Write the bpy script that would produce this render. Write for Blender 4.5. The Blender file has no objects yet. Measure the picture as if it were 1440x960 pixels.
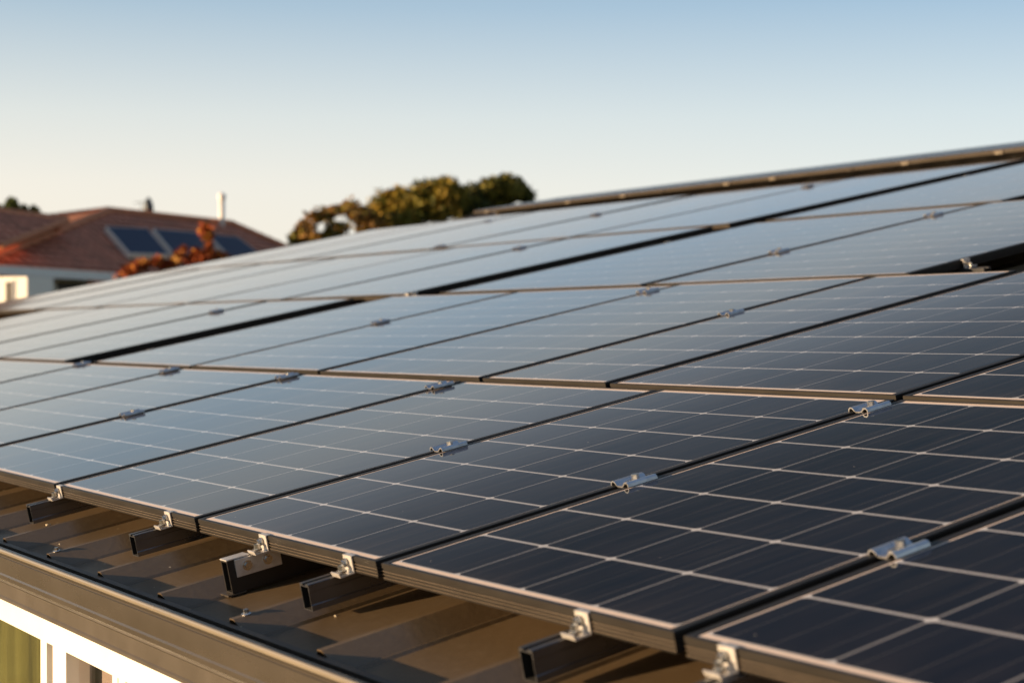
import bpy, bmesh, math, random
from mathutils import Vector, Matrix
random.seed(7)
S = bpy.context.scene
COL = S.collection
R = math.radians

# ------------------------------------------------------------------ camera / roof numbers
FPX = 2401.25                      # focal length in pixels of the 1440 wide picture
YAW, PIT, BETA = 1.004932, -0.004404, 0.2024782
CAM = Vector((5.66894, -1.42087, 0.404035))
CB, SB = math.cos(BETA), math.sin(BETA)
FW = Vector((-math.sin(YAW)*math.cos(PIT), math.cos(YAW)*math.cos(PIT), math.sin(PIT)))
RT = Vector((math.cos(YAW), math.sin(YAW), 0))
UP = RT.cross(FW)
GROUND = -3.1


def P(u, v, h=0.0):
    """roof coordinates (along eave, up the slope, off the panel plane) to world"""
    return Vector((u, v*CB-h*SB, v*SB+h*CB))


def ray(x, y):
    return FW + RT*((x-720)/FPX) - UP*((y-480)/FPX)


def at(x, y, d):
    return CAM + ray(x, y)*d


def on_plane(x, y, p0, n):
    d = ray(x, y)
    return CAM + d*((p0-CAM).dot(n)/d.dot(n))


# ------------------------------------------------------------------ object helpers
def tag(o, label=None, cat=None, group=None, kind=None):
    if label: o['label'] = label
    if cat: o['category'] = cat
    if group: o['group'] = group
    if kind: o['kind'] = kind
    return o


def empty(name, loc=(0, 0, 0), rot=(0, 0, 0)):
    o = bpy.data.objects.new(name, None)
    o.location = loc
    o.rotation_euler = rot
    o.empty_display_size = 0.1
    COL.objects.link(o)
    return o


def roof_empty(name, u, v, h=0.0, turn=0.0):
    o = empty(name, P(u, v, h))
    o.rotation_euler = (Matrix.Rotation(BETA, 3, 'X') @ Matrix.Rotation(turn, 3, 'Z')).to_euler()
    return o


def link(name, bm, mats, parent=None, smooth=False, loc=None, recalc=True):
    me = bpy.data.meshes.new(name)
    if recalc:
        bmesh.ops.recalc_face_normals(bm, faces=bm.faces[:])
    bm.to_mesh(me)
    bm.free()
    if not isinstance(mats, (list, tuple)): mats = [mats]
    for m in mats: me.materials.append(m)
    if smooth:
        for p in me.polygons: p.use_smooth = True
    o = bpy.data.objects.new(name, me)
    if loc is not None: o.location = loc
    if parent is not None: o.parent = parent
    COL.objects.link(o)
    return o


def box(bm, x0, x1, y0, y1, z0, z1, bevel=0.0):
    vs = [bm.verts.new((x, y, z)) for z in (z0, z1) for y in (y0, y1) for x in (x0, x1)]
    fs = [bm.faces.new([vs[i] for i in f]) for f in
          ((0, 2, 3, 1), (4, 5, 7, 6), (0, 1, 5, 4), (2, 6, 7, 3), (0, 4, 6, 2), (1, 3, 7, 5))]
    if bevel:
        es = list({e for f in fs for e in f.edges})
        bmesh.ops.bevel(bm, geom=es, offset=bevel, segments=2, affect='EDGES', profile=0.6)
    return bm


def tube(bm, a, b, r0, r1=None, n=10, cap=True):
    a, b = Vector(a), Vector(b)
    if r1 is None: r1 = r0
    d = (b-a).normalized()
    x = d.orthogonal().normalized()
    y = d.cross(x)
    ra, rb = [], []
    for i in range(n):
        t = 2*math.pi*i/n
        o = x*math.cos(t)+y*math.sin(t)
        ra.append(bm.verts.new(a+o*r0))
        rb.append(bm.verts.new(b+o*r1))
    for i in range(n):
        j = (i+1) % n
        bm.faces.new((ra[i], ra[j], rb[j], rb[i]))
    if cap:
        bm.faces.new(ra[::-1]); bm.faces.new(rb)
    return bm


def lathe(bm, prof, n=16, c=(0, 0, 0)):
    c = Vector(c)
    rings = []
    for r, z in prof:
        rings.append([bm.verts.new(c+Vector((r*math.cos(2*math.pi*i/n), r*math.sin(2*math.pi*i/n), z))) for i in range(n)])
    for a, b in zip(rings, rings[1:]):
        for i in range(n):
            j = (i+1) % n
            bm.faces.new((a[i], a[j], b[j], b[i]))
    bm.faces.new(rings[0][::-1]); bm.faces.new(rings[-1])
    return bm


def extrude_profile(bm, pts, axis, a, b, closed=True, caps=True):
    """pts are 2-D; axis 'x': (y,z) swept along x ; axis 'y': (x,z) swept along y"""
    def mk(p, t):
        return (t, p[0], p[1]) if axis == 'x' else (p[0], t, p[1])
    A = [bm.verts.new(mk(p, a)) for p in pts]
    B = [bm.verts.new(mk(p, b)) for p in pts]
    n = len(pts)
    for i in range(n if closed else n-1):
        j = (i+1) % n
        bm.faces.new((A[i], A[j], B[j], B[i]))
    if closed and caps:
        bm.faces.new(A[::-1]); bm.faces.new(B)
    return bm


def solid_strip(pts, t):
    """give an open 2-D polyline a thickness t, return closed loop"""
    out = []
    n = len(pts)
    for i, p in enumerate(pts):
        a = Vector(pts[max(i-1, 0)]); b = Vector(pts[min(i+1, n-1)])
        d = (b-a).normalized()
        out.append((p[0]-d.y*t, p[1]+d.x*t))
    return list(pts)+out[::-1]


# ------------------------------------------------------------------ material helpers
def new_mat(name):
    m = bpy.data.materials.new(name)
    m.use_nodes = True
    nt = m.node_tree
    return m, nt, nt.nodes['Principled BSDF']


def N(nt, t, **kw):
    n = nt.nodes.new(t)
    for k, v in kw.items(): setattr(n, k, v)
    return n


def math_node(nt, op, a, b=None, clamp=False):
    n = N(nt, 'ShaderNodeMath', operation=op, use_clamp=clamp)
    for i, x in enumerate((a, b)):
        if x is None: continue
        if isinstance(x, (int, float)): n.inputs[i].default_value = x
        else: nt.links.new(x, n.inputs[i])
    return n.outputs[0]


def mixc(nt, fac, a, b):
    n = N(nt, 'ShaderNodeMix', data_type='RGBA')
    for s, x in ((n.inputs[0], fac), (n.inputs[6], a), (n.inputs[7], b)):
        if hasattr(x, 'is_linked'): nt.links.new(x, s)
        elif isinstance(x, (int, float)): s.default_value = x
        else: s.default_value = tuple(x)+(1,) if len(x) == 3 else x
    return n.outputs[2]


def noise(nt, scale, detail=4, coord='Object', stretch=(1, 1, 1), rough=.55):
    tc = N(nt, 'ShaderNodeTexCoord')
    mp = N(nt, 'ShaderNodeMapping')
    mp.inputs['Scale'].default_value = stretch
    nt.links.new(tc.outputs[coord], mp.inputs[0])
    n = N(nt, 'ShaderNodeTexNoise')
    n.inputs['Scale'].default_value = scale
    n.inputs['Detail'].default_value = detail
    n.inputs['Roughness'].default_value = rough
    nt.links.new(mp.outputs[0], n.inputs['Vector'])
    return n.outputs['Fac']


def ramp(nt, x, a, b):
    n = N(nt, 'ShaderNodeMapRange')
    n.inputs[1].default_value = a
    n.inputs[2].default_value = b
    nt.links.new(x, n.inputs[0])
    return n.outputs[0]


def paint(name, c, rough=.5, metal=0., var=.12, scale=6., spec=.5, bump=0., stretch=(1, 1, 1)):
    m, nt, b = new_mat(name)
    f = noise(nt, scale, 5, stretch=stretch)
    lo = tuple(x*(1-var) for x in c); hi = tuple(min(1, x*(1+var)) for x in c)
    nt.links.new(mixc(nt, ramp(nt, f, .3, .7), lo, hi), b.inputs['Base Color'])
    b.inputs['Roughness'].default_value = rough
    b.inputs['Metallic'].default_value = metal
    b.inputs['Specular IOR Level'].default_value = spec
    r = math_node(nt, 'MULTIPLY_ADD', f, .2)
    nt.nodes[-1].inputs[2].default_value = rough-.1
    nt.links.new(r, b.inputs['Roughness'])
    if bump:
        bn = N(nt, 'ShaderNodeBump')
        bn.inputs['Strength'].default_value = bump
        bn.inputs['Distance'].default_value = .01
        nt.links.new(f, bn.inputs['Height'])
        nt.links.new(bn.outputs[0], b.inputs['Normal'])
    return m


def glass_top(name, cells):
    """solar glass: dark cells, pale grid, under an anti-reflective sheet that turns mirror-like at grazing angles"""
    m, nt, b = new_mat(name)
    nt.nodes.remove(b)
    out = nt.nodes['Material Output']
    if cells:
        uv = N(nt, 'ShaderNodeUVMap'); uv.uv_map = 'cells'
        sp = N(nt, 'ShaderNodeSeparateXYZ')
        nt.links.new(uv.outputs[0], sp.inputs[0])
        def edge(s):        # distance to nearest whole number
            f = math_node(nt, 'FRACT', s)
            return math_node(nt, 'MINIMUM', f, math_node(nt, 'SUBTRACT', 1., f))
        ex, ey = edge(sp.outputs[0]), edge(sp.outputs[1])
        lx = math_node(nt, 'LESS_THAN', ex, .010)
        ly = math_node(nt, 'LESS_THAN', ey, .020)
        dia = math_node(nt, 'LESS_THAN', math_node(nt, 'ADD', ex, ey), .062)
        bus = math_node(nt, 'LESS_THAN', edge(math_node(nt, 'MULTIPLY_ADD', sp.outputs[0], 3.)), .008)
        # bus-bars lie at thirds of each cell
        fl = N(nt, 'ShaderNodeVectorMath', operation='FLOOR')
        nt.links.new(uv.outputs[0], fl.inputs[0])
        wn = N(nt, 'ShaderNodeTexWhiteNoise', noise_dimensions='2D')
        nt.links.new(fl.outputs[0], wn.inputs[0])
        cell = mixc(nt, wn.outputs['Value'], (.0035, .0045, .011), (.006, .007, .015))
        grain = noise(nt, 26., 3, stretch=(1, .25, 1))
        cell = mixc(nt, math_node(nt, 'MULTIPLY', ramp(nt, grain, .45, .75), .35), cell, (.022, .018, .024))
        c = mixc(nt, math_node(nt, 'MULTIPLY', bus, .30), cell, (.3, .28, .27))
        c = mixc(nt, math_node(nt, 'MULTIPLY', lx, .62), c, (.42, .42, .44))
        c = mixc(nt, math_node(nt, 'MULTIPLY', ly, .9), c, (.50, .50, .52))
        c = mixc(nt, dia, c, (.58, .58, .60))
    else:
        g = noise(nt, 40., 3)
        c = mixc(nt, g, (.68, .55, .46), (.78, .64, .54))
    # thin dust, drawn out down the slope, with specks
    st = noise(nt, 9., 5, stretch=(9, .5, 1))
    fine = noise(nt, 70., 2, stretch=(2.2, .03, 1))
    st2 = noise(nt, 2.2, 4)
    dust = math_node(nt, 'MULTIPLY', ramp(nt, st, .42, .85), ramp(nt, st2, .3, .75))
    c = mixc(nt, math_node(nt, 'MULTIPLY', dust, .055), c, (.42, .35, .28))
    sk = N(nt, 'ShaderNodeTexVoronoi'); sk.inputs['Scale'].default_value = 22.
    tc = N(nt, 'ShaderNodeTexCoord'); nt.links.new(tc.outputs['Object'], sk.inputs['Vector'])
    spk = math_node(nt, 'LESS_THAN', sk.outputs['Distance'], .035)
    sp2 = N(nt, 'ShaderNodeSeparateColor'); nt.links.new(sk.outputs['Color'], sp2.inputs[0])
    spk = math_node(nt, 'MULTIPLY', spk, math_node(nt, 'GREATER_THAN', sp2.outputs[0], .9))
    c = mixc(nt, math_node(nt, 'MULTIPLY', spk, .7), c, (.5, .45, .38))
    df = N(nt, 'ShaderNodeBsdfDiffuse'); nt.links.new(c, df.inputs[0])
    gl = N(nt, 'ShaderNodeBsdfAnisotropic' if hasattr(bpy.types, 'ShaderNodeBsdfAnisotropic') else 'ShaderNodeBsdfGlossy')
    gl.inputs['Color'].default_value = (1, 1, 1, 1)
    nt.links.new(math_node(nt, 'MULTIPLY_ADD', dust, .07), gl.inputs['Roughness'])
    nt.nodes[-1].inputs[2].default_value = .035
    wv = noise(nt, 5., 3, stretch=(3, .6, 1))
    bn = N(nt, 'ShaderNodeBump'); bn.inputs['Strength'].default_value = .03; bn.inputs['Distance'].default_value = .002
    nt.links.new(wv, bn.inputs['Height']); nt.links.new(bn.outputs[0], gl.inputs['Normal'])
    fr = N(nt, 'ShaderNodeFresnel'); fr.inputs[0].default_value = 1.42
    fac = math_node(nt, 'POWER', fr.outputs[0], GLASS_POW if cells else 2.2)
    mx = N(nt, 'ShaderNodeMixShader')
    nt.links.new(fac, mx.inputs[0]); nt.links.new(df.outputs[0], mx.inputs[1]); nt.links.new(gl.outputs[0], mx.inputs[2])
    # a film of dust: its cover grows with the slant of the line of sight
    geo = N(nt, 'ShaderNodeNewGeometry')
    dt = N(nt, 'ShaderNodeVectorMath', operation='DOT_PRODUCT')
    nt.links.new(geo.outputs['Incoming'], dt.inputs[0]); nt.links.new(geo.outputs['Normal'], dt.inputs[1])
    ca = math_node(nt, 'MAXIMUM', math_node(nt, 'ABSOLUTE', dt.outputs['Value']), .02)
    uv2 = N(nt, 'ShaderNodeUVMap'); uv2.uv_map = 'cells'
    s2 = N(nt, 'ShaderNodeSeparateXYZ'); nt.links.new(uv2.outputs[0], s2.inputs[0])
    blot = ramp(nt, noise(nt, 3.3, 6, stretch=(1.6, .7, 1)), .42, .72)
    low = math_node(nt, 'MULTIPLY', math_node(nt, 'EXPONENT', math_node(nt, 'MULTIPLY', math_node(nt, 'ABSOLUTE', s2.outputs[1]), -3.5)), math_node(nt, 'MULTIPLY_ADD', blot, 1.6))
    nt.nodes[-2].inputs[2].default_value = .5
    dust = math_node(nt, 'ADD', dust, math_node(nt, 'ADD', low, math_node(nt, 'MULTIPLY', blot, .45)))
    tau = math_node(nt, 'MULTIPLY', math_node(nt, 'ADD', math_node(nt, 'ADD', math_node(nt, 'MULTIPLY', dust, 1.0), .4), math_node(nt, 'MULTIPLY', ramp(nt, fine, .35, .75), 1.1)), DUST)
    cov = math_node(nt, 'SUBTRACT', 1., math_node(nt, 'EXPONENT', math_node(nt, 'MULTIPLY', math_node(nt, 'POWER', math_node(nt, 'DIVIDE', tau, ca), 2.), -1.)))
    dd = N(nt, 'ShaderNodeBsdfDiffuse'); dd.inputs[0].default_value = (.62, .53, .44, 1)
    m2 = N(nt, 'ShaderNodeMixShader')
    nt.links.new(cov, m2.inputs[0]); nt.links.new(mx.outputs[0], m2.inputs[1]); nt.links.new(dd.outputs[0], m2.inputs[2])
    nt.links.new(m2.outputs[0], out.inputs['Surface'])
    return m


DUST = .017
GLASS_POW = 1.05
M = {}
M['cells'] = glass_top('solar cells under glass', True)
M['margin'] = glass_top('pale panel border under glass', False)
M['frame'] = paint('dark anodised frame', (.021, .0185, .016), .45, .0, .12, 30., .25, 0, (.3, 1, 1))
M['edge'] = paint('frame ridge painted highlight', (.155, .122, .092), .35, .3, .2, 30., .5, 0, (.3, 1, 1))  # lighter tone paints the sun highlights along the frame ridges
M['rail'] = paint('mill aluminium rail', (.13, .132, .14), .28, .75, .15, 24., .5, 0, (8, .4, 1))
M['black'] = paint('black coated rail', (.018, .016, .015), .4, .1, .2, 20.)
M['clamp'] = paint('weathered aluminium clamp', (.52, .53, .55), .30, .85, .16, 60.)
M['silver'] = paint('bare aluminium', (.66, .64, .62), .36, .55, .14, 60.)
M['bolt'] = paint('zinc bolt', (.58, .57, .55), .25, .95, .12, 90.)
M['roof'] = None
M['gutter'] = paint('bronze gutter paint', (.062, .052, .042), .26, .1, .08, 8., .5, 0, (.4, 1, 1))
M['lip'] = paint('gutter lip with painted glint', (.22, .19, .15), .28, .1, .1, 10., .5, 0, (.3, 1, 1))  # pale tone paints the sun glint along the gutter lip
M['fascia'] = paint('bronze fascia paint', (.056, .046, .036), .45, 0., .08, 8.)
M['cream'] = paint('cream window paint', (.82, .79, .73), .45, 0., .04, 5.)
M['hollow_shade'] = paint('painted hollow shade', (.008, .007, .006), .8)  # near-black colour standing in for shade inside the hollow rails
M['olive'] = paint('olive curtain cloth', (.10, .098, .032), .9, 0, .55, 3., .2, 0, (3, 1, .5))
M['mauve'] = paint('mauve blind cloth', (.30, .235, .20), .9, 0, .08, 6., .2)
M['white'] = paint('white paint', (.82, .80, .77), .5, 0, .05, 5.)
M['offwhite'] = paint('beige render', (.40, .31, .20), .8, 0, .08, 4., .3)
M['terracotta_ridge'] = paint('terracotta ridge tiles and sunlit hip', (.55, .21, .10), .75, 0, .25, 5., .3)
M['vent'] = paint('blue grey vent metal', (.06, .075, .09), .5, .3, .15, 10.)
M['collector'] = paint('blue black collector', (.02, .035, .075), .5, 0, .3, 14., .15, 0, (1, 8, 1))
M['collector_side'] = paint('beige collector casing', (.78, .70, .60), .5, 0, .1, 8.)
M['bark'] = paint('bark', (.10, .07, .05), .9, 0, .3, 12., .2)
M['grass'] = paint('lawn', (.06, .085, .025), .95, 0, .4, .6, .1)
M['wall'] = paint('pale wall', (.62, .56, .46), .8, 0, .06, 5., .3)
M['dirt'] = paint('pale grit', (.55, .48, .36), .9, 0, .2, 200., .2)


def roof_material():
    m, nt, b = new_mat('dark bronze steel sheet')
    f = noise(nt, 3.2, 6)
    g = noise(nt, 60., 3)
    c = mixc(nt, ramp(nt, f, .3, .7), (.086, .060, .033), (.118, .083, .047))
    c = mixc(nt, math_node(nt, 'MULTIPLY', ramp(nt, g, .5, .8), .35), c, (.15, .115, .075))
    sk = N(nt, 'ShaderNodeTexVoronoi'); sk.inputs['Scale'].default_value = 34.
    tc = N(nt, 'ShaderNodeTexCoord'); nt.links.new(tc.outputs['Object'], sk.inputs['Vector'])
    sep = N(nt, 'ShaderNodeSeparateColor'); nt.links.new(sk.outputs['Color'], sep.inputs[0])
    spk = math_node(nt, 'MULTIPLY', math_node(nt, 'LESS_THAN', sk.outputs['Distance'], .085), math_node(nt, 'GREATER_THAN', sep.outputs[0], .84))
    c = mixc(nt, spk, c, (.48, .40, .27))
    nt.links.new(c, b.inputs['Base Color'])
    b.inputs['Roughness'].default_value = .34
    b.inputs['Specular IOR Level'].default_value = .40
    bn = N(nt, 'ShaderNodeBump'); bn.inputs['Strength'].default_value = .15; bn.inputs['Distance'].default_value = .003
    nt.links.new(g, bn.inputs['Height']); nt.links.new(bn.outputs[0], b.inputs['Normal'])
    return m


M['roof'] = roof_material()


def tile_material():
    m, nt, b = new_mat('clay tiles')
    tc = N(nt, 'ShaderNodeUVMap'); tc.uv_map = 'tiles'
    br = N(nt, 'ShaderNodeTexBrick')
    br.inputs['Scale'].default_value = 1.
    br.inputs['Brick Width'].default_value = .55
    br.inputs['Row Height'].default_value = .52
    br.inputs['Mortar Size'].default_value = .06
    br.inputs['Color1'].default_value = (.15, .034, .018, 1)
    br.inputs['Color2'].default_value = (.42, .115, .06, 1)
    br.inputs['Mortar'].default_value = (.75, .33, .20, 1)  # bright joint lines paint the sun glints on the tiles
    br.inputs['Bias'].default_value = -.2
    nt.links.new(tc.outputs[0], br.inputs['Vector'])
    nt.links.new(br.outputs['Color'], b.inputs['Base Color'])
    b.inputs['Roughness'].default_value = .8
    b.inputs['Specular IOR Level'].default_value = .12
    sep = N(nt, 'ShaderNodeSeparateXYZ'); nt.links.new(tc.outputs[0], sep.inputs[0])
    w = math_node(nt, 'SINE', math_node(nt, 'MULTIPLY', sep.outputs[0], 2*math.pi/.55))
    saw = math_node(nt, 'FRACT', math_node(nt, 'DIVIDE', sep.outputs[1], .52))
    hgt = math_node(nt, 'SUBTRACT', math_node(nt, 'MULTIPLY', w, .4), saw)
    bn = N(nt, 'ShaderNodeBump'); bn.inputs['Strength'].default_value = .9; bn.inputs['Distance'].default_value = .05
    nt.links.new(hgt, bn.inputs['Height']); nt.links.new(bn.outputs[0], b.inputs['Normal'])
    return m


M['tiles'] = tile_material()


def leaf_material(name):
    m, nt, b = new_mat(name)
    a = N(nt, 'ShaderNodeVertexColor'); a.layer_name = 'leaf'
    nt.links.new(a.outputs[0], b.inputs['Base Color'])
    b.inputs['Roughness'].default_value = .6
    b.inputs['Specular IOR Level'].default_value = .2
    return m


M['leaf'] = leaf_material('leaves')


def pane_material():
    m, nt, b = new_mat('window glass')
    nt.nodes.remove(b)
    out = nt.nodes['Material Output']
    tr = N(nt, 'ShaderNodeBsdfTransparent')
    gl = N(nt, 'ShaderNodeBsdfAnisotropic' if hasattr(bpy.types, 'ShaderNodeBsdfAnisotropic') else 'ShaderNodeBsdfGlossy')
    gl.inputs['Roughness'].default_value = .02
    geo = N(nt, 'ShaderNodeNewGeometry')
    dt = N(nt, 'ShaderNodeVectorMath', operation='DOT_PRODUCT')
    nt.links.new(geo.outputs['Incoming'], dt.inputs[0]); nt.links.new(geo.outputs['Normal'], dt.inputs[1])
    sch = math_node(nt, 'POWER', math_node(nt, 'SUBTRACT', 1., math_node(nt, 'ABSOLUTE', dt.outputs['Value'])), 5.)
    fr = math_node(nt, 'MULTIPLY_ADD', sch, .96)
    nt.nodes[-1].inputs[2].default_value = .04
    mx = N(nt, 'ShaderNodeMixShader')
    nt.links.new(fr, mx.inputs[0]); nt.links.new(tr.outputs[0], mx.inputs[1]); nt.links.new(gl.outputs[0], mx.inputs[2])
    nt.links.new(mx.outputs[0], out.inputs['Surface'])
    return m


M['pane'] = pane_material()

# ------------------------------------------------------------------ solar panels
FH = .031          # frame height


LIP_U, LIP_V = .0165, .007        # frame lip seen from above, long sides and short sides


def ring(bm, w, l, prof, k_=1.):
    rings = []
    for du, dv, h, m in prof:
        if du == LIP_U: du *= k_
        rings.append([bm.verts.new(c) for c in ((du, dv, h), (w-du, dv, h), (w-du, l-dv, h), (du, l-dv, h))])
    n = len(prof)
    for i in range(n):
        a, b = rings[i], rings[(i+1) % n]
        for k in range(4):
            j = (k+1) % 4
            f = bm.faces.new((a[k], a[j], b[j], b[k]))
            f.material_index = prof[i][3] if k in (0, 2) else 0


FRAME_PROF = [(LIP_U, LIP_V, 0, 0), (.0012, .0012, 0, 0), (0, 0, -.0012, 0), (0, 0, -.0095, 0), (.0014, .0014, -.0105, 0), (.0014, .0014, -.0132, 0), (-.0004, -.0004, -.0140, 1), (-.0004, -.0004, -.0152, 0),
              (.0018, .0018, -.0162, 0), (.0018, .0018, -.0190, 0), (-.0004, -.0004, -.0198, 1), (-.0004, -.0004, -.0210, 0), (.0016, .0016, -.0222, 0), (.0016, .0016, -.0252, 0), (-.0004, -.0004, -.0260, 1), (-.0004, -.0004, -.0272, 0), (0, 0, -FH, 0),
              (.026, .026, -FH, 0), (.026, .026, -FH+.002, 0), (.004, .004, -FH+.002, 0), (.004, .004, -.008, 0), (LIP_U, LIP_V, -.008, 0)]


def make_panel(u0, u1, v0, v1, cols, rows, label, coff=0.0, h=0.0, mu=.0045, mv=.015, k_=1.):
    root = roof_empty('solar_panel', u0, v0, h)
    tag(root, label, 'solar panel', 'solar panels on the near roof')
    root.rotation_euler = (Matrix.Rotation(BETA+random.uniform(-.0022, .0022), 3, 'X') @ Matrix.Rotation(random.uniform(-.0022, .0022), 3, 'Y')).to_euler()
    w, l = u1-u0, v1-v0
    bm = bmesh.new()
    ring(bm, w, l, FRAME_PROF, k_)
    link('frame', bm, [M['frame'], M['edge']], root)
    # glass sheet: cell field plus pale border
    bm = bmesh.new()
    uvl = bm.loops.layers.uv.new('cells')
    z1, z0 = -.0012, -.006
    au, av = LIP_U*k_+.0002, LIP_V+.0002
    b, c = au+mu, av+mv
    xs = [au, b, w-b, w-au]; ys = [av, c, l-c, l-av]
    g = [[bm.verts.new((x, y, z1)) for x in xs] for y in ys]
    for j in range(3):
        for i in range(3):
            f = bm.faces.new((g[j][i], g[j][i+1], g[j+1][i+1], g[j+1][i]))
            mid = (i == 1 and j == 1)
            f.material_index = 0 if mid else 1
            for lp in f.loops:
                x, y = lp.vert.co.x, lp.vert.co.y
                lp[uvl].uv = (coff+cols*(x-b)/(w-2*b), rows*(y-c)/(l-2*c))
    lo = [bm.verts.new((x, y, z0)) for x, y in ((au, av), (w-au, av), (w-au, l-av), (au, l-av))]
    f = bm.faces.new(lo[::-1]); f.material_index = 1
    link('glass', bm, [M['cells'], M['margin']], root, recalc=False)
    return root


ORD = ['first', 'second', 'third', 'fourth', 'fifth', 'sixth', 'seventh', 'eighth', 'ninth', 'tenth']
G = .011           # half gap between neighbours
rows_def = [
    # name, v0, v1, cell rows, [(u0,u1,cols,coff), ...] from the right
    ('row along the gutter', 0.0, 1.300, 7, [
        (3.85, 4.86, 4, 0), (2.99, 3.85, 4, 0), (2.14, 2.99, 4, 0), (1.145, 2.14, 4, 0), (.005, 1.145, 4, 0), (-1.17, .005, 4, 0),
        (-2.41, -1.17, 4, 0), (-3.98, -2.41, 5, 0)]),
    ('second row above the gutter', 1.337, 3.02, 8, [
        (2.957, 4.10, 4, 0), (1.858, 2.957, 5, .6), (1.19, 1.858, 2.6, 0), (.06, 1.19, 4, 0), (-1.18, .06, 4, 0), (-2.44, -1.18, 4, 0),
        (-4.05, -2.87, 4, 0), (-5.38, -4.05, 4, 0), (-7.06, -5.38, 5, 0), (-8.5, -7.06, 4, 0)]),
    ('third row above the gutter', 3.075, 5.24, 10, [
        (-.25, 1.33, 6, 0), (-2.03, -.25, 6, 0), (-3.95, -2.37, 6, 0), (-5.46, -3.95, 6, 0), (-7.45, -5.46, 6, 0), (-9.0, -7.45, 6, 0),
        (-10.5, -9.0, 6, 0), (-12.0, -10.5, 6, 0)]),
    ('topmost row under the ridge', 5.335, 8.02, 12, [
        (-2.03, -.21, 6, 0), (-4.04, -2.33, 6, 0), (-5.98, -4.04, 6, 0), (-8.5, -5.98, 6, 0), (-10.2, -8.5, 6, 0), (-12.0, -10.2, 6, 0)]),
]
for rn, v0, v1, nr, cols_ in rows_def:
    for i, (a, b, nc, off) in enumerate(cols_):
        k_ = 1. if v0 < 3 else 1.7
        make_panel(a+G*k_, b-G*k_, v0, v1, nc, nr, 'dark framed solar panel, %s from the right in the %s' % (ORD[i], rn), off, k_=k_)

# ------------------------------------------------------------------ clamps


def hexbolt(bm, c, r, h, axis='z'):
    c = Vector(c)
    d = {'z': Vector((0, 0, 1)), 'y': Vector((0, -1, 0)), 'x': Vector((1, 0, 0))}[axis]
    tube(bm, c, c+d*h*.3, r*1.55, n=16)
    tube(bm, c+d*h*.3, c+d*h, r, r*.95, n=6)


def make_mid_clamp(u, v, label):
    root = roof_empty('mid_clamp', u, v)
    root.rotation_euler = (Matrix.Rotation(BETA, 3, 'X') @ Matrix.Rotation(random.uniform(-.03, .03), 3, 'Z')).to_euler()
    tag(root, label, 'clamp', 'silver clamps between the panels')
    bm = bmesh.new()
    prof = [(-.0265, .0004), (-.0255, .0052), (-.0225, .0074), (-.0175, .0066), (-.0115, .0010), (-.0075, -.0015), (.0075, -.0015),
            (.0115, .0010), (.0175, .0066), (.0225, .0074), (.0255, .0052), (.0265, .0004)]
    extrude_profile(bm, solid_strip(prof, .0026), 'y', -.036, .036)
    link('clamp_body', bm, M['clamp'], root)
    bm = bmesh.new()
    hexbolt(bm, (0, .004, .001), .0080, .0145)
    tube(bm, (0, -.016, .0010), (0, -.016, .0060), .0055, n=12)
    link('bolt', bm, M['bolt'], root)
    return root


mids = [
    (3.85, .42, 'blurred silver clamp between the two nearest panels at the bottom right'),
    (2.99, .575, 'lower silver clamp between second and third panels from right in the row along the gutter'),
    (2.99, 1.215, 'upper silver clamp between second and third panels from right in the row along the gutter'),
    (2.14, .655, 'sharp silver clamp between third and fourth panels from right in the row along the gutter'),
    (1.145, 1.215, 'silver clamp between fourth and fifth panels from right in the row along the gutter'),
    (.005, .64, 'lower silver clamp between fifth and sixth panels from right in the row along the gutter'),
    (.005, 1.235, 'upper silver clamp between fifth and sixth panels from right in the row along the gutter'),
    (-1.17, 1.24, 'silver clamp between sixth and seventh panels from right in the row along the gutter'),
    (-2.41, 1.275, 'silver clamp below the wide black gap, between seventh and eighth panels of the gutter row'),
    (1.19, 2.35, 'silver clamp between third and fourth panels from right in the second row'),
    (.06, 2.86, 'silver clamp between fourth and fifth panels from right, at the second row top edge'),
    (-1.18, 2.27, 'silver clamp between fifth and sixth panels from right in the second row'),
    (-4.05, 2.68, 'blurred clamp between seventh and eighth panels from right in the second row'),
    (-.25, 3.86, 'lower blurred clamp between first and second panels from right in the third row'),
    (-.25, 4.87, 'upper blurred clamp between first and second panels from right in the third row'),
    (-3.97, 4.86, 'blurred clamp between third and fourth panels from right in the third row'),
    (-4.04, 7.55, 'blurred clamp between second and third panels from right in the topmost row'),
    (-5.98, 6.95, 'upper blurred clamp between third and fourth panels from right in the topmost row'),
    (-5.98, 5.42, 'lower blurred clamp between third and fourth panels from right in the topmost row'),
    (-8.5, 7.45, 'blurred clamp between fourth and fifth panels from right in the topmost row'),
]
for u, v, lb in mids:
    r_ = make_mid_clamp(u, v, lb)
    if v > 2.6: r_.scale = (1.15, 1.0, 1.3)


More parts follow.
